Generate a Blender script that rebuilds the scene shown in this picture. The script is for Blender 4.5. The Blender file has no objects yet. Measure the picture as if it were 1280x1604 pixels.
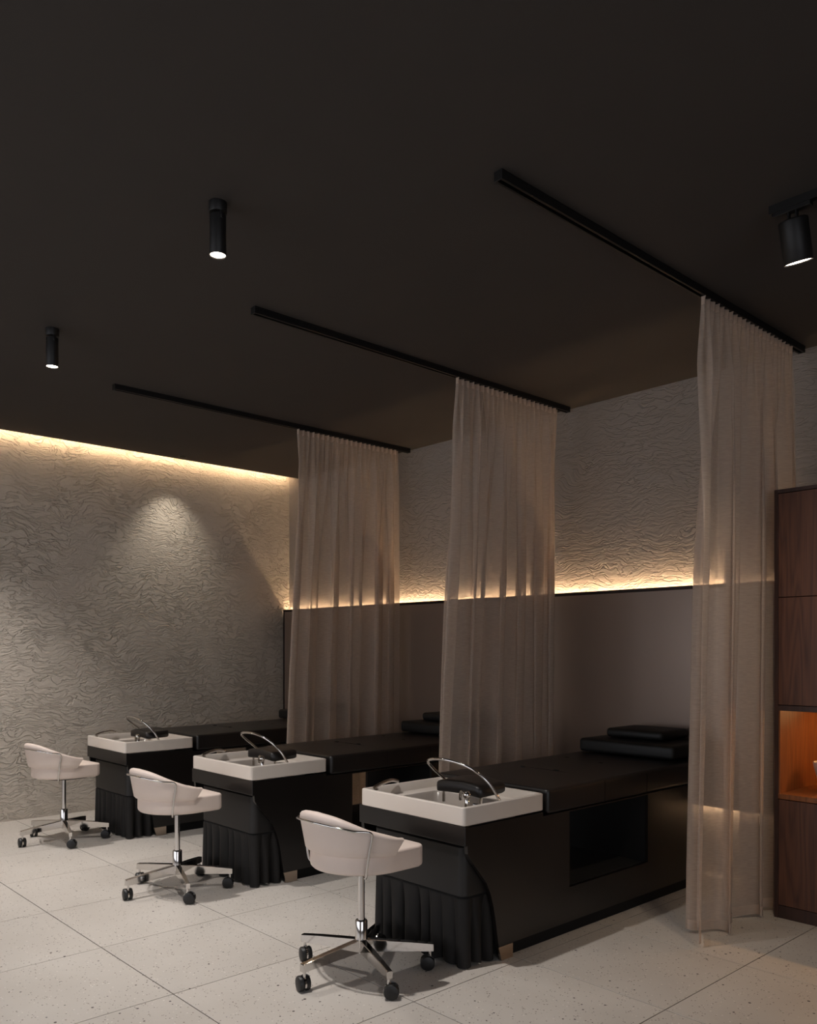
import bpy, bmesh, math, random
from mathutils import Vector, Matrix
random.seed(4)
PI = math.pi
sc = bpy.context.scene
C = sc.collection

# ------------------------------------------------------------------ camera
THETA = math.radians(47.41)
cd = bpy.data.cameras.new('camera')
cam = bpy.data.objects.new('camera', cd); C.objects.link(cam)
cam.location = (0, 0, 1.5)
cam.rotation_euler = (PI/2, 0, THETA)
cd.sensor_fit = 'HORIZONTAL'; cd.sensor_width = 36.0
cd.lens = 36.0*1312.0/1280.0
cd.shift_y = (1016.0-802.0)/1280.0
cd.clip_start = 0.05
sc.camera = cam

# ------------------------------------------------------------------ world, exposure
w = bpy.data.worlds.new('dusk'); sc.world = w; w.use_nodes = True
w.node_tree.nodes['Background'].inputs[0].default_value = (0.92, 0.93, 1.0, 1)
w.node_tree.nodes['Background'].inputs[1].default_value = 2.1
sc.view_settings.view_transform = 'Standard'
sc.view_settings.look = 'None'
sc.view_settings.gamma = 1.0
sc.view_settings.use_curve_mapping = False
sc.view_settings.exposure = 0.0
sc.cycles.use_denoising = True
sc.cycles.max_bounces = 8
sc.cycles.transparent_max_bounces = 24
sc.cycles.sample_clamp_indirect = 4.0
sc.cycles.caustics_reflective = False
sc.cycles.caustics_refractive = False

# light strengths of the lamps built further down
SPOT_W = 196.0          # ceiling spotlights
TRACK_W = 42.0          # spotlight on the lighting track
DOWN_W = 34.0           # downlight added to make the light pool on the left wall
SLOT_E = 32.0           # led strip in the ceiling slot
LEDGE_E = 100.0          # led strip above the wall panel
OUT_E = 65.0
UNDER_E = 60.0          # led strip below the wall panel
NICHE_E = 95.0           # led strip in the cabinet niche
WARM = (1.0, 0.70, 0.42)
WHITE = (1.0, 0.94, 0.90)

# ------------------------------------------------------------------ materials
def lin(c):
    return tuple(((v/255)/12.92 if v/255 <= .04045 else ((v/255+.055)/1.055)**2.4) for v in c) + (1,)

def mat(name, col, rough=.5, metal=0.0, spec=.5):
    m = bpy.data.materials.new(name); m.use_nodes = True
    b = m.node_tree.nodes['Principled BSDF']
    b.inputs['Base Color'].default_value = lin(col)
    b.inputs['Roughness'].default_value = rough
    b.inputs['Metallic'].default_value = metal
    b.inputs['Specular IOR Level'].default_value = spec
    return m

def nodes(m): return m.node_tree.nodes, m.node_tree.links, m.node_tree.nodes['Principled BSDF']

def coord(N, L, scale, kind='Object'):
    mp = N.new('ShaderNodeMapping'); mp.inputs['Scale'].default_value = scale
    if kind == 'World':
        g = N.new('ShaderNodeNewGeometry'); L.new(g.outputs['Position'], mp.inputs['Vector'])
    else:
        t = N.new('ShaderNodeTexCoord'); L.new(t.outputs[kind], mp.inputs['Vector'])
    return mp

def add_noise_bump(m, scale=(60, 60, 60), strength=.1, dist=.002, nscale=1.0, detail=3, kind='Object', colvar=0.0):
    N, L, b = nodes(m)
    mp = coord(N, L, scale, kind)
    n = N.new('ShaderNodeTexNoise'); n.inputs['Scale'].default_value = nscale; n.inputs['Detail'].default_value = detail
    L.new(mp.outputs[0], n.inputs['Vector'])
    bp = N.new('ShaderNodeBump'); bp.inputs['Strength'].default_value = strength; bp.inputs['Distance'].default_value = dist
    L.new(n.outputs[0], bp.inputs['Height']); L.new(bp.outputs[0], b.inputs['Normal'])
    if colvar:
        c = b.inputs['Base Color'].default_value[:]
        mx = N.new('ShaderNodeMix'); mx.data_type = 'RGBA'
        mx.inputs[6].default_value = tuple(v*(1-colvar) for v in c[:3])+(1,)
        mx.inputs[7].default_value = tuple(min(1, v*(1+colvar)) for v in c[:3])+(1,)
        L.new(n.outputs[0], mx.inputs[0]); L.new(mx.outputs[2], b.inputs['Base Color'])
    return m

def math_node(N, L, op, a, b_=None, clamp=False):
    n = N.new('ShaderNodeMath'); n.operation = op; n.use_clamp = clamp
    for i, v in enumerate((a, b_)):
        if v is None: continue
        if isinstance(v, (int, float)): n.inputs[i].default_value = v
        else: L.new(v, n.inputs[i])
    return n.outputs[0]

def stucco(name, col, sx, sy, strength=1.0):
    """trowelled plaster: short wavy ridges lying mostly level, in patches"""
    m = mat(name, col, .88, 0, .25)
    N, L, b = nodes(m)
    g = N.new('ShaderNodeNewGeometry')
    warp = N.new('ShaderNodeTexNoise'); warp.inputs['Scale'].default_value = 2.6; warp.inputs['Detail'].default_value = 2
    L.new(g.outputs['Position'], warp.inputs['Vector'])
    sub = N.new('ShaderNodeVectorMath'); sub.operation = 'SUBTRACT'; sub.inputs[1].default_value = (.5, .5, .5)
    L.new(warp.outputs['Color'], sub.inputs[0])
    sc_ = N.new('ShaderNodeVectorMath'); sc_.operation = 'SCALE'; sc_.inputs['Scale'].default_value = .30
    L.new(sub.outputs[0], sc_.inputs[0])
    ad = N.new('ShaderNodeVectorMath'); ad.operation = 'ADD'
    L.new(g.outputs['Position'], ad.inputs[0]); L.new(sc_.outputs[0], ad.inputs[1])
    mp = N.new('ShaderNodeMapping'); mp.inputs['Scale'].default_value = (sx, sy, 24.0)
    L.new(ad.outputs[0], mp.inputs['Vector'])
    n = N.new('ShaderNodeTexNoise'); n.inputs['Scale'].default_value = 1.0; n.inputs['Detail'].default_value = 2.5
    n.inputs['Roughness'].default_value = .6
    L.new(mp.outputs[0], n.inputs['Vector'])
    d = math_node(N, L, 'ABSOLUTE', math_node(N, L, 'SUBTRACT', n.outputs[0], .5))
    ridge = math_node(N, L, 'SUBTRACT', 1.0, math_node(N, L, 'MULTIPLY', d, 24.0, True), True)
    # patchiness
    pn = N.new('ShaderNodeTexNoise'); pn.inputs['Scale'].default_value = 2.2; pn.inputs['Detail'].default_value = 3
    L.new(g.outputs['Position'], pn.inputs['Vector'])
    mr = N.new('ShaderNodeMapRange'); mr.inputs[1].default_value = .33; mr.inputs[2].default_value = .60; mr.inputs[3].default_value = .15
    L.new(pn.outputs[0], mr.inputs[0])
    r2 = math_node(N, L, 'MULTIPLY', ridge, mr.outputs[0])
    fine = N.new('ShaderNodeTexNoise'); fine.inputs['Scale'].default_value = 70; fine.inputs['Detail'].default_value = 4
    L.new(g.outputs['Position'], fine.inputs['Vector'])
    mid = N.new('ShaderNodeTexNoise'); mid.inputs['Scale'].default_value = 1.0; mid.inputs['Detail'].default_value = 3
    mp2 = N.new('ShaderNodeMapping'); mp2.inputs['Scale'].default_value = (sx*2.4, sy*2.4, 62)
    L.new(ad.outputs[0], mp2.inputs['Vector']); L.new(mp2.outputs[0], mid.inputs['Vector'])
    h = math_node(N, L, 'ADD', math_node(N, L, 'MULTIPLY', r2, -.80), math_node(N, L, 'MULTIPLY', fine.outputs[0], .22))
    h = math_node(N, L, 'ADD', h, math_node(N, L, 'MULTIPLY', mid.outputs[0], .8))
    h = math_node(N, L, 'ADD', h, math_node(N, L, 'MULTIPLY', n.outputs[0], .45))
    bp = N.new('ShaderNodeBump'); bp.inputs['Strength'].default_value = strength; bp.inputs['Distance'].default_value = .013
    L.new(h, bp.inputs['Height']); L.new(bp.outputs[0], b.inputs['Normal'])
    mx = N.new('ShaderNodeMix'); mx.data_type = 'RGBA'
    c = lin(col)
    mx.inputs[6].default_value = tuple(v*.96 for v in c[:3])+(1,); mx.inputs[7].default_value = tuple(min(1, v*1.04) for v in c[:3])+(1,)
    L.new(pn.outputs[0], mx.inputs[0]); L.new(mx.outputs[2], b.inputs['Base Color'])
    return m

def wood(name, c1, c2, rough=.45, axis_scale=(14, 14, 1.1)):
    m = mat(name, c1, rough, 0, .4)
    N, L, b = nodes(m)
    mp = coord(N, L, axis_scale, 'World')
    n1 = N.new('ShaderNodeTexNoise'); n1.inputs['Scale'].default_value = .55; n1.inputs['Detail'].default_value = 1.5
    L.new(mp.outputs[0], n1.inputs['Vector'])
    rings = math_node(N, L, 'FRACT', math_node(N, L, 'MULTIPLY', n1.outputs[0], 11.0))
    tri = math_node(N, L, 'ABSOLUTE', math_node(N, L, 'SUBTRACT', rings, .5))
    mp2 = coord(N, L, (axis_scale[0]*22, axis_scale[1]*22, 5.0), 'World')
    n2 = N.new('ShaderNodeTexNoise'); n2.inputs['Scale'].default_value = 1; n2.inputs['Detail'].default_value = 2
    L.new(mp2.outputs[0], n2.inputs['Vector'])
    f = math_node(N, L, 'ADD', math_node(N, L, 'MULTIPLY', tri, 1.1), math_node(N, L, 'MULTIPLY', math_node(N, L, 'SUBTRACT', n2.outputs[0], .5), 1.3), True)
    mx = N.new('ShaderNodeMix'); mx.data_type = 'RGBA'
    mx.inputs[6].default_value = lin(c1); mx.inputs[7].default_value = lin(c2)
    L.new(f, mx.inputs[0]); L.new(mx.outputs[2], b.inputs['Base Color'])
    bp = N.new('ShaderNodeBump'); bp.inputs['Strength'].default_value = .25; bp.inputs['Distance'].default_value = .001
    L.new(f, bp.inputs['Height']); L.new(bp.outputs[0], b.inputs['Normal'])
    return m

def terrazzo():
    m = mat('terrazzo', (205, 198, 190), .42, 0, .45)
    N, L, b = nodes(m)
    g = N.new('ShaderNodeNewGeometry')
    oi = N.new('ShaderNodeObjectInfo')
    n = N.new('ShaderNodeTexNoise'); n.inputs['Scale'].default_value = 3; n.inputs['Detail'].default_value = 5
    L.new(g.outputs['Position'], n.inputs['Vector'])
    base = N.new('ShaderNodeMix'); base.data_type = 'RGBA'
    base.inputs[6].default_value = lin((196, 189, 180)); base.inputs[7].default_value = lin((214, 208, 200))
    L.new(n.outputs[0], base.inputs[0])
    tint = N.new('ShaderNodeMix'); tint.data_type = 'RGBA'; tint.blend_type = 'MULTIPLY'
    tint.inputs[0].default_value = 1.0
    v = math_node(N, L, 'ADD', math_node(N, L, 'MULTIPLY', oi.outputs['Random'], .07), .94)
    cc = N.new('ShaderNodeCombineColor')
    for i in range(3): L.new(v, cc.inputs[i])
    L.new(base.outputs[2], tint.inputs[6]); L.new(cc.outputs[0], tint.inputs[7])
    cur = tint.outputs[2]
    for scale, thr, col, keep in ((30, .20, (48, 40, 36), .72), (85, .30, (105, 92, 82), .50), (60, .26, (228, 222, 214), .66)):
        vo = N.new('ShaderNodeTexVoronoi'); vo.inputs['Scale'].default_value = scale
        L.new(g.outputs['Position'], vo.inputs['Vector'])
        sep = N.new('ShaderNodeSeparateColor'); L.new(vo.outputs['Color'], sep.inputs[0])
        size = math_node(N, L, 'MULTIPLY', sep.outputs[1], thr)
        inside = math_node(N, L, 'LESS_THAN', vo.outputs['Distance'], size)
        pick = math_node(N, L, 'GREATER_THAN', sep.outputs[0], keep)
        fac = math_node(N, L, 'MULTIPLY', inside, pick)
        mx = N.new('ShaderNodeMix'); mx.data_type = 'RGBA'
        L.new(fac, mx.inputs[0]); L.new(cur, mx.inputs[6]); mx.inputs[7].default_value = lin(col)
        cur = mx.outputs[2]
    L.new(cur, b.inputs['Base Color'])
    rn = math_node(N, L, 'ADD', math_node(N, L, 'MULTIPLY', n.outputs[0], .18), .34)
    L.new(rn, b.inputs['Roughness'])
    return m

def sheer(name, transp=.36):
    m = bpy.data.materials.new(name); m.use_nodes = True
    N, L = m.node_tree.nodes, m.node_tree.links
    N.remove(N['Principled BSDF'])
    out = N['Material Output']
    col = lin((216, 199, 184))
    d = N.new('ShaderNodeBsdfDiffuse'); d.inputs[0].default_value = col
    t = N.new('ShaderNodeBsdfTranslucent'); t.inputs[0].default_value = col
    tr = N.new('ShaderNodeBsdfTransparent')
    m1 = N.new('ShaderNodeMixShader'); m1.inputs[0].default_value = .36
    L.new(d.outputs[0], m1.inputs[1]); L.new(t.outputs[0], m1.inputs[2])
    # fine weave: slubs along the weft vary the openness of the cloth
    mp = coord(N, L, (25, 25, 420), 'World')
    n = N.new('ShaderNodeTexNoise'); n.inputs['Scale'].default_value = 1; n.inputs['Detail'].default_value = 2
    L.new(mp.outputs[0], n.inputs['Vector'])
    f = math_node(N, L, 'ADD', math_node(N, L, 'MULTIPLY', math_node(N, L, 'SUBTRACT', n.outputs[0], .5), .35), transp, True)
    m2 = N.new('ShaderNodeMixShader')
    L.new(f, m2.inputs[0]); L.new(m1.outputs[0], m2.inputs[1]); L.new(tr.outputs[0], m2.inputs[2])
    L.new(m2.outputs[0], out.inputs['Surface'])
    return m

def emit(name, col, strength):
    m = bpy.data.materials.new(name); m.use_nodes = True
    N, L, b = nodes(m)
    b.inputs['Base Color'].default_value = tuple(col)+(1,)
    b.inputs['Emission Color'].default_value = tuple(col)+(1,)
    b.inputs['Emission Strength'].default_value = strength
    return m

M = {}
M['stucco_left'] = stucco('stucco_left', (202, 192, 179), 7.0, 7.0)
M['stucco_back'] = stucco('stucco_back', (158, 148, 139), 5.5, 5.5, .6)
M['plaster'] = add_noise_bump(mat('plaster', (150, 140, 130), .85), (8, 8, 8), .1)
M['ceiling'] = add_noise_bump(mat('ceiling_paint', (60, 56, 53), .8, 0, .25), (3, 3, 3), .05, .004, kind='World', colvar=.06)
M['tile'] = terrazzo()
M['grout'] = add_noise_bump(mat('grout', (50, 43, 38), .95), (90, 90, 90), .2)
M['black_track'] = add_noise_bump(mat('black_powder_coat', (20, 19, 19), .5, .2), (300, 300, 300), .1, .0005)
M['black_lac'] = add_noise_bump(mat('black_lacquer', (19, 16, 15), .34, 0, .5), (5, 5, 5), .03, .002)
M['black_box'] = add_noise_bump(mat('black_upholstery_panel', (26, 24, 23), .5, 0, .4), (200, 200, 200), .12, .0006)
M['leather'] = add_noise_bump(mat('black_leather', (22, 19, 18), .4, 0, .5), (220, 220, 220), .25, .0008)
M['pillow'] = add_noise_bump(mat('pillow_leather', (21, 21, 20), .5, 0, .4), (220, 220, 220), .25, .0008)
M['skirt'] = add_noise_bump(mat('skirt_cloth', (23, 21, 20), .7, 0, .3), (400, 400, 150), .2, .0006)
M['recess'] = add_noise_bump(mat('compartment_black', (3, 3, 3), .9), (40, 40, 40), .1)
M['chair_leather'] = add_noise_bump(mat('beige_leather', (222, 206, 195), .5, 0, .4), (260, 260, 260), .18, .0006, colvar=.02)
M['chrome'] = add_noise_bump(mat('chrome', (214, 211, 208), .09, 1.0), (4, 4, 4), .02, .001)
M['steel'] = add_noise_bump(mat('brushed_steel', (190, 175, 160), .28, 1.0), (20, 20, 600), .15, .0004)
M['rubber'] = add_noise_bump(mat('black_rubber', (18, 18, 18), .45), (300, 300, 300), .1, .0004)
M['ceramic'] = add_noise_bump(mat('white_ceramic', (216, 207, 197), .28, 0, .5), (12, 12, 12), .02, .0006)
M['bowl'] = add_noise_bump(mat('shaded_basin_ceramic', (170, 162, 154), .18, 0, .5), (12, 12, 12), .02, .0006)  # same ceramic as the tray, with the bowl's shade put into the colour
M['panel'] = add_noise_bump(mat('satin_bronze_glass', (140, 122, 110), .28, .4, .5), (2, 2, .6), .02, .002, kind='World')
M['bronze'] = add_noise_bump(mat('dark_bronze_trim', (36, 24, 19), .45, .5), (300, 300, 300), .1, .0004)
M['walnut'] = wood('walnut', (98, 62, 44), (52, 31, 23))
M['walnut_dark'] = wood('walnut_dark', (66, 43, 34), (38, 24, 19))
M['walnut_inner'] = wood('walnut_inner', (140, 84, 44), (96, 54, 26))
M['sheer'] = sheer('sheer_curtain')
M['hem'] = sheer('curtain_hem', .12)
M['led'] = emit('led_slot', WARM, SLOT_E)
M['led_ledge'] = emit('led_ledge', WARM, LEDGE_E)
M['led_under'] = emit('led_under', WARM, UNDER_E)
M['led_out'] = emit('led_out', WARM, OUT_E)
M['led_niche'] = emit('led_niche', (1, .55, .22), NICHE_E)
M['lens'] = emit('lamp_lens', (1, .84, .66), 22)

# ------------------------------------------------------------------ helpers
def obj(name, bm, m, parent=None, smooth=False, angle=None):
    me = bpy.data.meshes.new(name)
    bmesh.ops.recalc_face_normals(bm, faces=bm.faces)
    bm.to_mesh(me); bm.free()
    if smooth:
        for p in me.polygons: p.use_smooth = True
    me.materials.append(m)
    o = bpy.data.objects.new(name, me); C.objects.link(o)
    if parent: o.parent = parent
    if smooth and angle:
        try: me.set_sharp_from_angle(angle=math.radians(angle))
        except Exception: pass
    return o

def tag(o, label, cat, group=None):
    o['label'] = label; o['category'] = cat
    if group: o['group'] = group
    return o

def thing(name, label, cat, loc=(0, 0, 0), rz=0, group=None):
    o = bpy.data.objects.new(name, None); C.objects.link(o)
    o.empty_display_size = .1
    o.location = loc; o.rotation_euler = (0, 0, rz)
    return tag(o, label, cat, group)

def struct(name, bm, m, parent=None):
    o = obj(name, bm, m, parent)
    if parent is None: o['kind'] = 'structure'
    return o

def box(bm, x0, x1, y0, y1, z0, z1, bev=0, seg=2):
    t = bmesh.new()
    bmesh.ops.create_cube(t, size=1)
    for v in t.verts:
        v.co = Vector(((x0+x1)/2+v.co.x*(x1-x0), (y0+y1)/2+v.co.y*(y1-y0), (z0+z1)/2+v.co.z*(z1-z0)))
    if bev: bmesh.ops.bevel(t, geom=list(t.edges), offset=bev, segments=seg, affect='EDGES', profile=.5)
    merge(bm, t)

def merge(bm, t, mtx=None):
    me = bpy.data.meshes.new('tmp'); t.to_mesh(me); t.free()
    if mtx: me.transform(mtx)
    bm.from_mesh(me); bpy.data.meshes.remove(me)

def B(*a, **k):
    bm = bmesh.new(); box(bm, *a, **k); return bm

def rings(bm, loops, cap0=True, cap1=True, closed=True):
    vs = [[bm.verts.new(p) for p in lp] for lp in loops]
    n = len(vs[0])
    for a, b in zip(vs, vs[1:]):
        for i in range(n if closed else n-1):
            j = (i+1) % n
            bm.faces.new((a[i], a[j], b[j], b[i]))
    if cap0: bm.faces.new(vs[0][::-1])
    if cap1: bm.faces.new(vs[-1])
    return vs

def lathe(bm, prof, cx=0, cy=0, n=24, mtx=None, cap=True):
    t = bmesh.new()
    rings(t, [[(r*math.cos(2*PI*i/n), r*math.sin(2*PI*i/n), z) for i in range(n)] for r, z in prof], cap, cap)
    merge(bm, t, mtx or Matrix.Translation((cx, cy, 0)))

def catmull(P, n=8):
    P = [Vector(p) for p in P]; out = []
    Q = [P[0]*2-P[1]]+P+[P[-1]*2-P[-2]]
    for i in range(1, len(Q)-2):
        for k in range(n):
            t = k/n
            out.append(.5*((2*Q[i])+(-Q[i-1]+Q[i+1])*t+(2*Q[i-1]-5*Q[i]+4*Q[i+1]-Q[i+2])*t*t+(-Q[i-1]+3*Q[i]-3*Q[i+1]+Q[i+2])*t**3))
    out.append(P[-1]); return out

def tube(bm, P, r, n=10):
    P = [Vector(p) for p in P]
    up = None; loops = []
    for i, p in enumerate(P):
        d = (P[min(i+1, len(P)-1)]-P[max(i-1, 0)]).normalized()
        if up is None:
            up = Vector((0, 0, 1)) if abs(d.z) < .9 else Vector((1, 0, 0))
        s = d.cross(up).normalized(); up = s.cross(d).normalized()
        loops.append([p+(s*math.cos(2*PI*k/n)+up*math.sin(2*PI*k/n))*r for k in range(n)])
    rings(bm, loops)

def rrect(x0, x1, y0, y1, r, z, n=5):
    r = max(r, 1e-4); out = []
    for cx, cy, a in ((x1-r, y1-r, 0), (x0+r, y1-r, 90), (x0+r, y0+r, 180), (x1-r, y0+r, 270)):
        for k in range(n+1):
            t = math.radians(a+90*k/n); out.append((cx+r*math.cos(t), cy+r*math.sin(t), z))
    return out

def copy_tree(o, parent=None):
    c = o.copy(); C.objects.link(c)
    if parent: c.parent = parent
    for ch in list(o.children): copy_tree(ch, c)
    return c

# ------------------------------------------------------------------ the room
XL, XR, YB, YF, HC = -7.715, 2.2, 5.30, -3.0, 3.35
floor = struct('floor', B(XL-.1, XR+.1, YF-.1, YB+.1, -.12, -.0016), M['grout'])
TX, TY, GAP = .765, .715, .0044
def tile_mesh(wx, wy):
    t = bmesh.new(); e = .0007
    rings(t, [[(GAP/2, GAP/2, -.012), (wx-GAP/2, GAP/2, -.012), (wx-GAP/2, wy-GAP/2, -.012), (GAP/2, wy-GAP/2, -.012)],
              [(GAP/2, GAP/2, -e), (wx-GAP/2, GAP/2, -e), (wx-GAP/2, wy-GAP/2, -e), (GAP/2, wy-GAP/2, -e)],
              [(GAP/2+e, GAP/2+e, 0), (wx-GAP/2-e, GAP/2+e, 0), (wx-GAP/2-e, wy-GAP/2-e, 0), (GAP/2+e, wy-GAP/2-e, 0)]])
    bmesh.ops.recalc_face_normals(t, faces=t.faces)
    me = bpy.data.meshes.new('tile'); t.to_mesh(me); t.free(); me.materials.append(M['tile']); return me
cache = {}
xs = sorted({XL, XR} | {-1.84+TX*k for k in range(-8, 6) if XL < -1.84+TX*k < XR})
ys = sorted({YF, YB} | {1.71+TY*k for k in range(-7, 6) if YF < 1.71+TY*k < YB})
for xa, xb in zip(xs, xs[1:]):
    for ya, yb in zip(ys, ys[1:]):
        k = (round(xb-xa, 4), round(yb-ya, 4))
        if k not in cache: cache[k] = tile_mesh(*k)
        o = bpy.data.objects.new('tile', cache[k]); C.objects.link(o); o.parent = floor; o.location = (xa, ya, 0)

# left wall with the light slot between it and the ceiling
SLOT = -7.53
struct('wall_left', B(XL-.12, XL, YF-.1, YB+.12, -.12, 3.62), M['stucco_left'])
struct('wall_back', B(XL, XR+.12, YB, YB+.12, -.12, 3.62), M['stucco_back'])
bm = bmesh.new()
for a in ((YF-.1, -2.2, -.12, 3.62), (1.6, YB, -.12, 3.62), (-2.2, 1.6, -.12, .35), (-2.2, 1.6, 2.75, 3.62)):
    box(bm, XR, XR+.12, a[0], a[1], a[2], a[3])
struct('wall_right', bm, M['plaster'])
bm = bmesh.new()
for y in (-2.2, -.95, .3, 1.55): box(bm, XR+.03, XR+.1, y, y+.05, .35, 2.75)
for z in (.35, 2.70): box(bm, XR+.03, XR+.1, -2.2, 1.6, z, z+.05)
struct('added_window_2', bm, M['black_track'])  # unseen window, added so fill light enters from the right
ceiling = struct('ceiling', B(SLOT, XR, YF, YB, HC, HC+.09), M['ceiling'])
obj('slot_cover', B(XL, XR, YF, YB, 3.60, 3.64), M['ceiling'], ceiling)
sl = obj('led_strip', B(XL+.075, XL+.083, YF+.1, YB-.03, HC+.040, HC+.060), M['led'], ceiling)
obj('strip_holder', B(XL+.083, XL+.100, YF+.1, YB-.03, HC+.038, HC+.25), M['ceiling'], ceiling)
sl['label'] = 'warm glowing strip hidden in the ceiling slot'

# front wall; wide window added behind the camera for soft fill light
bm = bmesh.new()
for a in ((XL, -7.2, 0, 3.62), (-.9, XR, 0, 3.62), (-7.2, -.9, 0, .35), (-7.2, -.9, 2.75, 3.62)):
    box(bm, a[0], a[1], YF-.12, YF, a[2], a[3])
struct('wall_front', bm, M['plaster'])
bm = bmesh.new()
for x in (-7.2, -5.1, -3.0, -.95): box(bm, x, x+.05, YF-.1, YF-.03, .35, 2.75)
for z in (.35, 2.70): box(bm, -7.2, -.9, YF-.1, YF-.03, z, z+.05)
struct('added_window_1', bm, M['black_track'])
pl = bpy.data.lights.new('added_window_portal', 'AREA'); pl.shape = 'RECTANGLE'; pl.size = 6.3; pl.size_y = 2.4
pl.cycles.is_portal = True
po = bpy.data.objects.new('added_window_portal', pl); C.objects.link(po); po.location = (-4.05, YF-.06, 1.55); po.rotation_euler = (PI/2, 0, PI)

pl = bpy.data.lights.new('added_window_portal', 'AREA'); pl.shape = 'RECTANGLE'; pl.size = 3.8; pl.size_y = 2.4
pl.cycles.is_portal = True
po = bpy.data.objects.new('added_window_portal', pl); C.objects.link(po); po.location = (XR+.06, -.3, 1.55); po.rotation_euler = (PI/2, 0, PI/2)

# ------------------------------------------------------------------ glossy wall panel with light strips above and below
PX0, PX1, PY, PZ0, PZ1 = XL+.012, -2.085, 5.21, .455, 1.925
panel = thing('wall_panel', 'smooth dark bronze wall panel with a thin dark frame, glowing along its top against the back wall', 'wall panel', (0, PY, 0))
panel.location = (0, 0, 0)
obj('panel_sheet', B(PX0+.02, PX1, PY+.004, PY+.024, PZ0, PZ1-.022), M['panel'], panel)
bm = bmesh.new()
box(bm, PX0, PX1, PY, PY+.022, PZ1-.024, PZ1, .002, 1)
box(bm, PX0, PX0+.024, PY, PY+.022, PZ0, PZ1-.024, .002, 1)
obj('frame', bm, M['bronze'], panel)
bm = bmesh.new()
box(bm, PX0, PX1, PY+.024, YB, PZ1-.10, PZ1-.085)
box(bm, PX0, PX1, PY+.024, YB, PZ0+.085, PZ0+.10)
obj('bracket_shelf', bm, M['bronze'], panel)
obj('led_strip', B(PX0+.01, PX1, PY+.0245, PY+.028, PZ1-.045, PZ1-.028), M['led_ledge'], panel)
obj('led_strip', B(PX0+.01, PX1, PY+.0245, PY+.028, PZ0+.025, PZ0+.040), M['led_under'], panel)


obj('led_strip', B(PX0+.01, PX1, YB-.016, YB-.006, PZ1-.085, PZ1-.081), M['led_out'], panel)

# ------------------------------------------------------------------ curtain tracks and sheer curtains
def track(X, label):
    t = thing('curtain_track', label, 'curtain rail', (X, 2.45, HC), 0, 'curtain tracks on the ceiling')
    L_ = 2.80; wd, h, th = .040, .038, .006
    bm = bmesh.new()
    box(bm, -wd/2, wd/2, 0, L_, -.006, 0)
    box(bm, -wd/2, -wd/2+th, 0, L_, -h, -.006, .001, 1); box(bm, wd/2-th, wd/2, 0, L_, -h, -.006, .001, 1)
    box(bm, -wd/2+th, -wd/2+th+.005, 0, L_, -h, -h+.003); box(bm, wd/2-th-.005, wd/2-th, 0, L_, -h, -h+.003)
    obj('rail', bm, M['black_track'], t)
    obj('end_cap', B(-wd/2-.001, wd/2+.001, -.004, .003, -h-.001, 0, .001, 1), M['black_track'], t)
    obj('end_cap', B(-wd/2-.001, wd/2+.001, L_-.003, L_+.004, -h-.001, 0, .001, 1), M['black_track'], t)
    return t
TRK = [(-2.15, 'nearest of the three black curtain rails, above the curtain beside the wooden cabinet'),
       (-3.905, 'middle of the three black curtain rails, between the two ceiling spotlights and the middle bed'),
       (-5.71, 'farthest of the three black curtain rails, closest to the glowing left wall')]
for X, lb in TRK: track(X, lb)

def sstep(a, b, x):
    t = min(1, max(0, (x-a)/(b-a))); return t*t*(3-2*t)
def curtain(X, label, seed, yt0=4.02, yt1=5.12, yb0=3.93, yb1=5.12, nb=5.0, amp=.075, xb=-.02):
    rnd = random.Random(seed)
    p1, p2, p3, p4 = [rnd.uniform(0, 6.28) for _ in range(4)]
    th = thing('curtain', label, 'curtain', (X, yt0, 0), 0, 'sheer curtains between the beds')
    ZT = HC-.040
    def P(u, v, off=0):     # v: 0 top .. 1 bottom
        z = ZT+(-ZT+.012+.010*(1-math.cos(2*PI*(nb*u)))*.5+ .008*math.sin(9*u+p1))*v
        wb = sstep(0, .45, v); wt = 1-sstep(0, .30, v); wm = sstep(0, .12, v)*(1-.65*sstep(.35, 1, v))
        ph = 2*PI*(nb*u+.20*math.sin(6.5*u+p1)+.10*math.sin(15*u+p2))+p3*.15
        phm = 2*PI*(2.1*nb*u+.25*math.sin(9*u+p4))
        pht = 2*PI*22*u
        x = amp*wb*(math.sin(ph)+.10*math.sin(3*ph+p2))+.028*wm*math.sin(phm)+.016*wt*math.sin(pht)
        x += .004*math.sin(31*u+3*v+p2)*wb
        y0 = yt0+(yb0-yt0)*sstep(0, 1, v)**.8; y1 = yt1+(yb1-yt1)*v
        y = y0+(y1-y0)*u+.045*wb*math.sin(2*ph+.7)+.010*wm*math.sin(2*phm)
        x += xb*v*(1-u)**3*1.0
        if x > .045: x = .045+(x-.045)*.4
        return (x+off, y-yt0, z)
    nu, nv = 260, 56
    bm = bmesh.new()
    rings(bm, [[P(i/nu, j/nv) for i in range(nu+1)] for j in range(nv+1)], False, False, False)
    obj('cloth', bm, M['sheer'], th, True)
    bm = bmesh.new()
    rings(bm, [[P(i/nu, v, .0025) for i in range(nu+1)] for v in (.984, .992, 1.0)], False, False, False)
    obj('hem', bm, M['hem'], th, True)
    # crimped heading tape standing just under the rail
    bm = bmesh.new(); n = 176
    def Hd(i, z, a):
        u = i/n; x, y, _ = P(u, 0)
        return (x+a*math.sin(i*PI/2), y, z+.006*math.sin(i*2.1))
    rings(bm, [[Hd(i, z, a) for i in range(n+1)] for z, a in ((ZT-.045, .002), (ZT-.02, .007), (ZT-.003, .011))], False, False, False)
    obj('heading_tape', bm, M['hem'], th, True)
    return th
curtain(TRK[0][0], 'tall sheer beige curtain beside the wooden cabinet, nearest of the three', 3, nb=4.4, amp=.085, xb=-.04)
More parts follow.
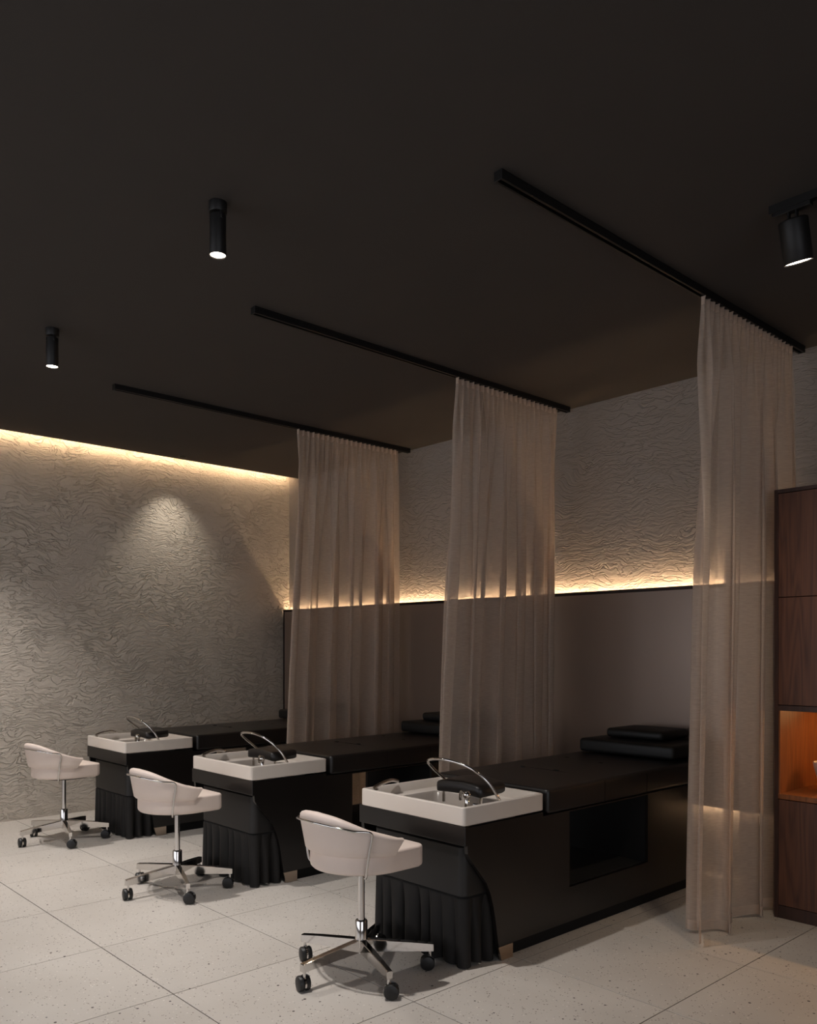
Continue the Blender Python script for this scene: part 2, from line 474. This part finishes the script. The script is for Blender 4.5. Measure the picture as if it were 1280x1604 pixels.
curtain(TRK[1][0], 'tall sheer beige curtain between the nearest bed and the middle bed', 8, nb=5.6, amp=.06, yb0=3.86)
curtain(TRK[2][0], 'tall sheer beige curtain next to the left wall, farthest of the three', 15, nb=5.8, amp=.055, yt0=4.00, yb0=3.87)

# ------------------------------------------------------------------ shampoo beds (local origin: floor, right side plane, y as in the room)
W = .77
def side_panel_bm(x0, x1):
    out = [(2.815, .672), (2.815, .58), (2.818, .55), (2.850, .505), (2.900, .448), (2.945, .395), (2.975, .335),
           (2.995, .27), (3.010, .20), (3.022, .13), (3.032, .07), (4.87, .07), (4.87, .652), (3.37, .652), (3.37, .672)]
    hole = [(3.592, .25), (4.348, .25), (4.348, .645), (3.592, .645)]
    bm = bmesh.new()
    def loop(pts): 
        vs = [bm.verts.new((x0, y, z)) for y, z in pts]
        return [bm.edges.new((vs[i], vs[(i+1) % len(vs)])) for i in range(len(vs))]
    e = loop(out)+loop(hole)
    bmesh.ops.triangle_fill(bm, use_beauty=True, use_dissolve=False, edges=e)
    r = bmesh.ops.extrude_face_region(bm, geom=list(bm.faces))
    for v in [g for g in r['geom'] if isinstance(g, bmesh.types.BMVert)]: v.co.x = x1
    return bm

def puffy(x0, x1, y0, y1, z0, z1, r=.02, seg=4, puff=.006):
    bm = bmesh.new(); t = bmesh.new(); bmesh.ops.create_cube(t, size=1)
    bmesh.ops.subdivide_edges(t, edges=list(t.edges), cuts=5, use_grid_fill=True)
    hx, hy, hz = (x1-x0)/2, (y1-y0)/2, (z1-z0)/2
    for v in t.verts:
        p = Vector((v.co.x*2*hx, v.co.y*2*hy, v.co.z*2*hz))
        q = Vector((max(-hx+r, min(hx-r, p.x)), max(-hy+r, min(hy-r, p.y)), max(-hz+r, min(hz-r, p.z))))
        v.co = p
    t.free()
    # rounded box from nested rounded rectangles
    k = 5; loops = []
    for i in range(k+1):
        a = math.radians(90*i/k); ins = r*(1-math.sin(a)); z = z0+r*(1-math.cos(a))
        loops.append(rrect(x0+ins, x1-ins, y0+ins, y1-ins, max(.006, r*1.2-ins), z))
    for i in range(k+1):
        a = math.radians(90*i/k); ins = r*(1-math.cos(a)); z = z1-r*(1-math.sin(a))
        loops.append(rrect(x0+ins, x1-ins, y0+ins, y1-ins, max(.006, r*1.2-ins), z))
    cx, cy = (x0+x1)/2, (y0+y1)/2
    for f, dz in ((.8, .35), (.55, .7), (.25, .95)):
        lp = rrect(x0+r, x1-r, y0+r, y1-r, max(.006, r*.2), z1)
        loops.append([(cx+(x-cx)*f, cy+(y-cy)*f, z+puff*dz) for x, y, z in lp])
    rings(bm, loops)
    return bm

def make_bed():
    t = thing('shampoo_bed', '', 'shampoo bed', (0, 0, 0), 0, 'black shampoo beds in a row')
    obj('side_panel', side_panel_bm(-.022, 0), M['black_lac'], t)
    obj('side_panel', side_panel_bm(-W, -W+.022), M['black_lac'], t)
    obj('apron', B(-W, 0, 2.80, 2.822,   .587, .680, .003, 2), M['black_lac'], t)
    obj('end_board', B(-W+.022, -.022, 4.845, 4.868, .07, .651), M['black_lac'], t)   # boards that close the body
    obj('top_board', B(-W+.022, -.022, 3.37, 4.845, .645, .652), M['black_lac'], t)
    obj('mattress_base', B(-W, 0, 4.87, 5.19, .640, .655), M['black_lac'], t)
    bm = bmesh.new()                                   # compartment through the body
    box(bm, -W+.022, -.022, 3.580, 3.592, .238, .645); box(bm, -W+.022, -.022, 4.348, 4.360, .238, .645)
    box(bm, -W+.022, -.022, 3.592, 4.348, .238, .250)
    obj('open_compartment', bm, M['recess'], t)
    obj('plinth', B(-W+.03, -.03, 3.10, 4.84, 0, .072), M['recess'], t)
    for s in (0, 1):                                   # slanted steel foot plates
        xa = -.012 if s == 0 else -W-.001; xb = xa+.013
        bm = bmesh.new()
        rings(bm, [[(x, 3.052, .001), (x, 3.135, .001), (x, 3.135, .068), (x, 3.030, .068)] for x in (xa, xb)])
        obj('foot_plate', bm, M['steel'], t)
    # box under the basin with a rounded front corner
    bm = bmesh.new()
    x0, x1, y0, y1 = -.69, -.035, 2.825, 3.06
    def U(z, ins=0, r=.045):
        pts = []
        for cx, cy, a0, a1 in ((x0+r+ins, y0+r+ins, 180, 270), (x1-r-ins, y0+r+ins, 270, 360)):
            for k in range(7):
                a = math.radians(a0+(a1-a0)*k/6); pts.append((cx+r*math.cos(a), cy+r*math.sin(a), z))
        return [(x0+ins, y1, z)]+pts+[(x1-ins, y1, z)]
    rings(bm, [U(.336, .004), U(.340), U(.568), U(.574, .006)])
    obj('front_box', bm, M['black_box'], t, True, 35)
    bm = bmesh.new(); rings(bm, [U(.324, .004), U(.338, .004)]); obj('seam_band', bm, M['recess'], t, True, 35)
    # pleated skirt
    path = [Vector(p[:2]) for p in U(0)]
    seg = [(b-a).length for a, b in zip(path, path[1:])]; tot = sum(seg)
    def at(s):
        for (a, b), l in zip(zip(path, path[1:]), seg):
            if s <= l: return a+(b-a)*(s/l), (b-a).normalized()
            s -= l
        return path[-1], (path[-1]-path[-2]).normalized()
    n = 300; zs = [.328, .31, .28, .23, .17, .11, .05, .012]
    npl = 12
    loops = []
    for z in zs:
        q = (.328-z)/.316; lp = []
        for i in range(n+1):
            s = tot*i/n; p, d = at(s); nrm = Vector((d.y, -d.x))
            ph = 2*PI*npl*i/n+.9*math.sin(2*PI*3.3*i/n)+.5*math.sin(2*PI*7.1*i/n)
            a = (.001+.042*q**.7)*(.8+.3*math.sin(2*PI*2.3*i/n+1))
            f = (abs(math.sin(ph/2))**.42)*2-1.75
            zz = z+.008*math.sin(ph*.5+1)*(q**3)
            pp = p+nrm*(a*f+.003*q)
            lp.append((pp.x, pp.y, max(.003, zz)))
        loops.append(lp)
    bm = bmesh.new(); rings(bm, loops, False, False, False)
    obj('pleated_skirt', bm, M['skirt'], t, True)
    # mattress of three sections
    mt_ = obj('mattress', puffy(-.805, .005, 3.405, 5.195, .655, .783, .020, 4, .012), M['leather'], t, True, 60)
    for v in mt_.data.vertices:
        if v.co.z > .72: v.co.z += .012*sstep(4.3, 5.1, v.co.y)
    for y in (3.905, 4.331):
        bm = bmesh.new()
        zz = .783+.012*sstep(4.3, 5.1, y)
        tube(bm, [(.0055, y, .662), (.0060, y, zz-.020), (.0035, y, zz-.009), (-.006, y, zz-.001), (-.02, y, zz+.0015), (-.12, y, zz+.006), (-.4, y, zz+.0115), (-.68, y, zz+.006), (-.78, y, zz+.001), (-.80, y, zz-.01)], .0016, 6)
        obj('seam', bm, M['recess'], t, True)
    for x, y in ((-.34, 3.92), (-.57, 3.90), (-.34, 4.37), (-.64, 4.43)):
        bm = bmesh.new(); lathe(bm, [(.016, .788), (.016, .7945), (.011, .7965), (.003, .7970)], x, y, 14)
        bmesh.ops.scale(bm, vec=(1.3, 1, 1), verts=bm.verts, space=Matrix.Translation((-x, -y, 0)))
        obj('tuft_button', bm, M['recess'], t, True)
    # basin tray with a sunken bowl
    bx0, bx1, by0, by1, bz, bt = -.743, 0.004, 2.787, 3.375, .682, .768
    L_ = [rrect(bx0+.004, bx1-.004, by0+.004, by1-.004, .016, bz), rrect(bx0, bx1, by0, by1, .02, bz+.004),
          rrect(bx0, bx1, by0, by1, .02, bt-.004), rrect(bx0+.004, bx1-.004, by0+.004, by1-.004, .018, bt),
          rrect(bx0+.018, bx1-.018, by0+.018, by1-.018, .014, bt), rrect(bx0+.021, bx1-.021, by0+.021, by1-.021, .012, bt-.004),
          rrect(bx0+.024, bx1-.024, by0+.024, by1-.024, .012, bt-.046), rrect(bx0+.030, bx1-.030, by0+.030, by1-.030, .012, bt-.052),
          rrect(bx0+.075, bx1-.055, by0+.045, by1-.10, .03, bt-.056)]
    bm = bmesh.new(); rings(bm, L_, False, False)
    ba = obj('basin', bm, M['ceramic'], t, True, 40)
    L2 = [rrect(bx0+.075, bx1-.055, by0+.045, by1-.10, .03, bt-.056), rrect(bx0+.082, bx1-.062, by0+.052, by1-.107, .03, bt-.064),
          rrect(bx0+.10, bx1-.08, by0+.07, by1-.125, .05, bt-.16), rrect(bx0+.18, bx1-.16, by0+.13, by1-.20, .06, bt-.185)]
    bm = bmesh.new(); rings(bm, L2, False, True)
    obj('bowl', bm, M['bowl'], ba, True, 50)
    bm = bmesh.new(); lathe(bm, [(.03, bt-.184), (.03, bt-.179), (.02, bt-.177), (.004, bt-.179)], -.37, 3.04, 20)
    obj('drain', bm, M['chrome'], ba, True)
    # neck rest: a wedge cushion with a dip in its top
    bm = bmesh.new(); loops = []
    for i in range(21):
        u = i/20; x = -.425+.315*u; c = math.sin(PI*u); e = min(1, math.sqrt(max(0, 1-(2*u-1)**30)))
        zt = .818+.020*c**.7; zb = .764+.006*c
        ya, yb = 3.02, 3.22; h = (zt-zb)*(.62+.38*e); zm = (zt+zb)/2
        lp = []
        for k in range(20):
            a = 2*PI*k/20; ca, sa = math.cos(a), math.sin(a)
            px = abs(ca)**.30*(1 if ca >= 0 else -1); pz = abs(sa)**.30*(1 if sa >= 0 else -1)
            yy = (ya+yb)/2+px*(yb-ya)/2*(.86+.14*e)
            lp.append((x, yy, zm+pz*h/2+(yy-ya)*.04))
        loops.append(lp)
    rings(bm, loops)
    nr = obj('neck_rest', bm, M['leather'], t, True, 60)
    for x in (-.40, -.14):
        bm = bmesh.new(); tube(bm, [(x, 3.06, .712), (x, 3.06, .80)], .008, 12); obj('support_post', bm, M['chrome'], nr, True, 50)
    # arched rinse pipe
    bm = bmesh.new()
    tube(bm, catmull([(-.455, 3.16, .760), (-.462, 3.13, .81), (-.475, 3.06, .872), (-.455, 3.00, .916), (-.40, 2.975, .937), (-.32, 2.97, .944),
                      (-.24, 2.98, .938), (-.16, 3.00, .915), (-.105, 3.03, .875), (-.070, 3.065, .82), (-.052, 3.10, .755)], 8), .0075, 12)
    obj('rinse_arch', bm, M['chrome'], t, True)
    # tap on the front of the tray
    bm = bmesh.new()
    lathe(bm, [(.017, .712), (.017, .720), (.012, .724), (.012, .772), (.009, .776)], -.145, 2.965, 18)
    lathe(bm, [(.003, .768), (.012, .771), (.0185, .780), (.0195, .789), (.0185, .798), (.012, .806), (.003, .809)], -.142, 2.960, 20)
    tube(bm, catmull([(-.145, 2.965, .79), (-.185, 2.97, .80), (-.205, 2.98, .775), (-.208, 2.985, .755)], 6), .008, 12)
    obj('tap', bm, M['chrome'], t, True, 40)
    bm = bmesh.new(); tube(bm, catmull([(-.11, 2.975, .745), (-.06, 2.985, .742), (-.045, 2.99, .735)], 5), .008, 12)
    obj('tap_lever', bm, M['chrome'], t, True, 40)
    # hand shower lying at the far corner
    bm = bmesh.new()
    lathe(bm, [(.016, .712), (.016, .72), (.012, .724), (.012, .765)], -.690, 2.85, 16)
    obj('shower_holder', bm, M['chrome'], t, True, 40)
    bm = bmesh.new(); tube(bm, catmull([(-.690, 2.835, .772), (-.697, 2.90, .788), (-.705, 2.97, .795), (-.71, 3.02, .783)], 6), .0095, 14)
    obj('hand_shower', bm, M['chrome'], t, True, 40)
    return t

bed = make_bed()
BEDS = [(-2.660, 'black shampoo bed with a white basin, nearest of the three, nearest the wooden cabinet'),
        (-4.475, 'black shampoo bed with a white basin, in the middle between two sheer curtains'),
        (-6.300, 'black shampoo bed with a white basin, farthest one, next to the left wall')]
for i, (X, lb) in enumerate(BEDS):
    o = bed if i == 0 else copy_tree(bed)
    o.location = (X, 0, 0); o['label'] = lb
NM = ['nearest bed', 'middle bed', 'farthest bed by the left wall']
pl0 = None
for i, (X, _) in enumerate(BEDS):
    if i == 0:
        pa = obj('pillow', puffy(-.355, .355, -.24, .24, 0, .088, .022, 4, .008), M['pillow'], None, True, 60)
        pb = obj('pillow', puffy(-.215, .215, -.175, .175, 0, .062, .026, 4, .010), M['pillow'], None, True, 60)
    else:
        pa = pa.copy(); C.objects.link(pa); pb = pb.copy(); C.objects.link(pb)
    pa.location = (X-.395, 4.945, .806); pb.location = (X-.405, 5.00, .9035)
    tag(pa, 'large flat black pillow under a smaller one on the %s' % NM[i], 'pillow', 'large black pillows')
    tag(pb, 'small black pillow topping the large one on the %s' % NM[i], 'pillow', 'small black pillows')

# ------------------------------------------------------------------ swivel chairs
def make_chair():
    t = thing('swivel_chair', '', 'chair', (0, 0, 0), 0, 'beige swivel chairs behind the basins')
    def outline(r, yf, rc, z, n=40):
        pts = []
        for k in range(n+1):
            a = PI+PI*k/n; pts.append((r*math.cos(a), r*math.sin(a), z))
        for cx, a0 in ((r-rc, 0), (-r+rc, 90)):
            for k in range(7):
                a = math.radians(a0+90*k/6); pts.append((cx+rc*math.cos(a), yf-rc+rc*math.sin(a), z))
        return pts
    R0 = .236
    L_ = []
    for ins, z in ((.09, .502), (.03, .503), (.010, .507), (.002, .515), (0, .524), (0, .594), (.0015, .600), (.006, .604), (.014, .606), (.09, .611), (.15, .612)):
        L_.append(outline(R0-ins, .192-ins, max(.012, .045-ins*.5), z))
    bm = bmesh.new(); rings(bm, L_)
    obj('seat', bm, M['chair_leather'], t, True, 60)
    bm = bmesh.new(); rings(bm, [outline(R0-.11, .14, .03, .485), outline(R0-.11, .14, .03, .502)])
    obj('seat_plate', bm, M['black_track'], t, False)
    # wrap-around backrest
    A0, A1, n = math.radians(175), math.radians(365), 64
    loops = []
    for i in range(n+1):
        u = i/n; a = A0+(A1-A0)*u; c = abs(2*u-1)
        hump = 1-(.55*sstep(.15, .95, c)+.45*c**1.3)
        zt = .664+.116*hump; zb = .588
        e = min(1, (1-c)/.02) if c > .98 else 1
        th = .040+.012*hump
        h = zt-zb; lp = []
        lean = .022+.012*hump
        prof = [(0, 0), (.004, -.006), (.012, -.010), (.5, -.010)]
        outer = [(-.006, .02), (0, .06), (0, .3), (0, .6), (0, .85), (-.004, .94), (-.012, .985), (-th*.5, 1.0)]
        inner = [(-th+.012, .985), (-th+.003, .94), (-th, .85), (-th, .6), (-th, .3), (-th, .05), (-th*.5, 0)]
        for d, f in outer+inner:
            r = .256+lean*f+d
            # the ends lean back a little towards their foot
            aa = a+((1 if u > .5 else -1)*(-.16)*(1-f)*sstep(.90, 1.0, c))
            lp.append((r*math.cos(aa), r*math.sin(aa), zb+h*f))
        loops.append(lp)
    bm = bmesh.new(); rings(bm, loops)
    obj('backrest', bm, M['chair_leather'], t, True, 60)
    # chrome hoop round the back
    P = []
    def pol(deg, r, z): a = math.radians(deg); return (r*math.cos(a), r*math.sin(a), z)
    P += [pol(325, .15, .498), pol(325, .22, .496), pol(325.5, .250, .508), pol(326, .262, .54), pol(328, .276, .62), pol(330, .286, .685), pol(329, .291, .705), pol(325, .293, .712)]
    for d in range(315, 224, -9): P.append(pol(d, .296, .706+.034*math.sin(PI*(325-d)/110)))
    P += [pol(215, .293, .712), pol(211, .291, .705), pol(210, .286, .685), pol(212, .276, .62), pol(214, .262, .54), pol(214.5, .250, .508), pol(215, .22, .496), pol(215, .15, .498)]
    bm = bmesh.new(); tube(bm, catmull(P, 4), .0055, 8)
    obj('back_hoop', bm, M['chrome'], t, True)
    bm = bmesh.new(); lathe(bm, [(.016, .20), (.016, .478), (.028, .482), (.030, .497)], 0, 0, 24)
    obj('gas_column', bm, M['chrome'], t, True, 40)
    bm = bmesh.new(); lathe(bm, [(.014, .088), (.016, .090), (.016, .118), (.029, .122), (.029, .240), (.026, .245), (.017, .247)], 0, 0, 28)
    obj('hub', bm, M['chrome'], t, True, 40)
    # star base
    bm = bmesh.new(); 
    L_ = []
    for r, w_, z0, z1 in ((.018, .016, .100, .158), (.12, .0155, .097, .148), (.24, .014, .092, .136), (.334, .013, .088, .124), (.337, .012, .090, .122)):
        L_.append([(r, -w_, z0), (r, w_, z0), (r, w_, z1-.003), (r, w_-.003, z1), (r, -w_+.003, z1), (r, -w_, z1-.003)])
    rings(bm, L_)
    arm0 = obj('base_arm', bm, M['chrome'], t)
    arms = [arm0]
    for k in range(1, 5): a = arm0.copy(); C.objects.link(a); arms.append(a)
    for k, a in enumerate(arms): a.rotation_euler = (0, 0, math.radians(-90+72*k))
    # castor: stem + chrome band + two wheels
    bm = bmesh.new()
    lathe(bm, [(.007, .055), (.007, .100), (.009, .102)], 0, 0, 12)
    L_ = []
    for k in range(25):
        a = math.radians(-20+220*k/24); rr = .0355
        L_.append([(-.004, .012+rr*math.cos(a), .034+rr*math.sin(a)), (.004, .012+rr*math.cos(a), .034+rr*math.sin(a)),
                   (.004, .012+.030*math.cos(a), .034+.030*math.sin(a)), (-.004, .012+.030*math.cos(a), .034+.030*math.sin(a))])
    rings(bm, L_)
    c0 = obj('castor', bm, M['chrome'], t, True, 40)
    for s in (-1, 1):
        t2 = bmesh.new()
        lathe(t2, [(.012, .0045), (.031, .0045), (.034, .008), (.034, .020), (.031, .025), (.022, .028), (.004, .0285)], 0, 0, 24)
        mt = Matrix.Translation((0, .012, .034)) @ Matrix.Rotation(s*PI/2, 4, 'Y')
        bm = bmesh.new(); merge(bm, t2, mt)
        obj('wheel', bm, M['rubber'], c0, True, 40)
    cs = [c0]+[copy_tree(c0, t) for _ in range(4)]
    for k, c in enumerate(cs):
        a = math.radians(-90+72*k)
        c.location = (.322*math.cos(a), .322*math.sin(a), 0)
        c.rotation_euler = (0, 0, [1.35, -.75, 2.4, .25, -1.9][k])
    return t
ch = make_chair()
CH = [(-3.005, 2.465, 0, 'beige leather swivel chair with a chrome base, nearest of the three, at the nearest basin'),
      (-4.815, 2.470, .02, 'beige leather swivel chair with a chrome base, at the middle basin'),
      (-6.665, 2.455, .10, 'beige leather swivel chair with a chrome base, farthest one, standing against the left wall side')]
for i, (x, y, r, lb) in enumerate(CH):
    o = ch if i == 0 else copy_tree(ch)
    o.location = (x, y, 0); o.rotation_euler = (0, 0, r); o['label'] = lb

# ------------------------------------------------------------------ ceiling spotlights
def spot_lamp(name, loc, power, size, blend, target, parent=None, col=WHITE, rad=.03):
    l = bpy.data.lights.new(name, 'SPOT'); l.energy = power; l.spot_size = math.radians(size); l.spot_blend = blend
    l.color = col; l.shadow_soft_size = rad
    o = bpy.data.objects.new(name, l); C.objects.link(o); o.location = loc
    o.rotation_euler = (Vector(target)-Vector(loc)).to_track_quat('-Z', 'Y').to_euler()
    if parent: o.parent = parent
    return o

def make_spotlight():
    t = thing('ceiling_spotlight', '', 'spotlight', (0, 0, 0), 0, 'black ceiling spotlights')
    bm = bmesh.new(); lathe(bm, [(.038, 0), (.038, -.040), (.036, -.043)], 0, 0, 28); obj('ceiling_mount', bm, M['black_track'], t, True, 40)
    bm = bmesh.new(); lathe(bm, [(.014, -.04), (.014, -.062)], 0, 0, 16); box(bm, .018, .036, -.006, .006, -.075, -.035, .002, 1)
    obj('joint', bm, M['black_track'], t, True, 40)
    bm = bmesh.new(); lathe(bm, [(.030, -.052), (.034, -.055), (.0345, -.218), (.033, -.220), (.0315, -.218), (.0315, -.206)], 0, 0, 32)
    obj('barrel', bm, M['black_track'], t, True, 40)
    bm = bmesh.new(); lathe(bm, [(.002, -.2165), (.022, -.2160), (.0312, -.2145), (.0312, -.208)], 0, 0, 28)
    obj('lens', bm, M['lens'], t, True)
    return t
sp = make_spotlight()
SP = [(-3.095, 1.770, 'black cylinder spotlight on the ceiling, the nearer of the two'),
      (-4.965, 1.762, 'black cylinder spotlight on the ceiling, the farther one at the left edge'),
      (-6.830, 1.76, 'black cylinder spotlight on the ceiling beside the left wall, outside the photo')]
for i, (x, y, lb) in enumerate(SP):
    o = sp if i == 0 else copy_tree(sp)
    o.location = (x, y, HC); o['label'] = lb
    spot_lamp('spot_beam', (x, y, HC-.225), SPOT_W, 92, 1.0, (x+.05, y+.42, 0))

# track with a tilted spotlight, top right
t = thing('lighting_track', 'black lighting track on the ceiling at the right edge, carrying the tilted spotlight', 'lighting track', (-1.56, 3.50, HC))
bm = bmesh.new(); box(bm, 0, 1.6, -.018, .018, -.006, 0); box(bm, 0, 1.6, -.018, -.012, -.034, -.006); box(bm, 0, 1.6, .012, .018, -.034, -.006)
obj('rail', bm, M['black_track'], t)
t = thing('track_spotlight', 'black cylinder spotlight tilted towards the wooden cabinet, hanging from the track at the right edge', 'spotlight', (-1.468, 3.50, HC-.03))
bm = bmesh.new(); box(bm, -.075, .075, -.016, .016, -.022, .004, .002, 1); obj('adapter', bm, M['black_track'], t)
bm = bmesh.new(); box(bm, -.020, -.012, -.012, .012, -.095, -.02, .002, 1); box(bm, .012, .020, -.012, .012, -.095, -.02, .002, 1); obj('yoke', bm, M['black_track'], t)
AIM = Vector((.006, .325, -1)).normalized()
mt = Matrix.Translation((0, 0, -.052)) @ AIM.to_track_quat('-Z', 'Y').to_matrix().to_4x4()
bm = bmesh.new(); lathe(bm, [(.050, 0), (.056, -.004), (.0575, -.010), (.0575, -.168), (.055, -.171), (.053, -.168), (.053, -.158)], n=36, mtx=mt)
obj('barrel', bm, M['black_track'], t, True, 40)
bm = bmesh.new(); lathe(bm, [(.002, -.1675), (.035, -.167), (.0528, -.166), (.0528, -.160)], n=32, mtx=mt)
obj('lens', bm, M['lens'], t, True)
tl = mt @ Vector((0, 0, -.178)) + Vector((-1.468, 3.50, HC-.03))
spot_lamp('track_beam', tl, TRACK_W, 90, .9, tl+AIM, None, (1, .78, .56))

# downlight added in the ceiling edge to make the left wall's pool of light
t = thing('added_downlight', 'tiny flush black downlight added in the ceiling edge to light the patch on the left wall', 'downlight', (-7.40, 3.85, HC))
bm = bmesh.new(); lathe(bm, [(.030, -.0005), (.040, -.0005), (.040, -.004), (.030, -.004), (.030, -.0005)], n=28, cap=False)
obj('trim_ring', bm, M['black_track'], t, True, 40)
spot_lamp('wall_beam', (-7.40, 3.85, HC-.012), DOWN_W, 82, 1.0, (-7.62, 3.87, 1.4), None, (1, .90, .76), .02)

# ------------------------------------------------------------------ wooden cabinet at the right
cb = thing('cabinet', 'tall dark walnut cabinet with a lit open niche, at the right edge', 'cabinet', (-2.065, 4.678, 0))
D = YB-4.678-.005; CW = 1.50
obj('side_panel', B(0, .022, 0, D, 0, 2.386, .001, 1), M['walnut_dark'], cb)
obj('side_panel', B(CW-.022, CW, 0, D, 0, 2.386, .001, 1), M['walnut_dark'], cb)
obj('top_board', B(.022, CW-.022, 0, D, 2.366, 2.386), M['walnut_dark'], cb)
obj('plinth', B(.022, CW-.022, .004, .03, 0, .070), M['walnut_dark'], cb)
obj('bottom_board', B(.022, CW-.022, .022, D, .07, .088), M['walnut_dark'], cb)
obj('niche_top', B(.022, CW-.022, 0, D, 1.155, 1.184), M['walnut_dark'], cb)
obj('counter_board', B(.022, CW-.022, -.002, D, .664, .692, .001, 1), M['walnut_inner'], cb)
obj('niche_back', B(.022, CW-.022, D-.024, D-.013, .692, 1.155), M['walnut_inner'], cb)
obj('niche_lining', B(.022, .030, .006, D-.024, .692, 1.155), M['walnut_inner'], cb)
obj('back_board', B(.022, CW-.022, D-.012, D, .088, 2.366), M['walnut_dark'], cb)
nd = 3; dw = (CW-.044)/nd
for za, zb in ((.074, .660), (1.188, 1.783), (1.787, 2.362)):
    for k in range(nd):
        obj('door', B(.022+k*dw+.0015, .022+(k+1)*dw-.0015, 0, .020, za, zb, .001, 1), M['walnut'], cb)
obj('led_strip', B(.16, CW-.12, .40, .412, 1.149, 1.1545), M['led_niche'], cb)
# white bowl in the niche
bm = bmesh.new()
lathe(bm, [(.001, .0), (.048, .0), (.050, .004), (.085, .135), (.090, .161), (.087, .165), (.083, .161), (.078, .135), (.045, .012), (.001, .010)], n=36)
bo = obj('bowl', bm, M['ceramic'], None, True, 50)
bo.location = (-1.868, 4.95, .6925)
tag(bo, 'white flared ceramic bowl standing in the lit cabinet niche', 'bowl')
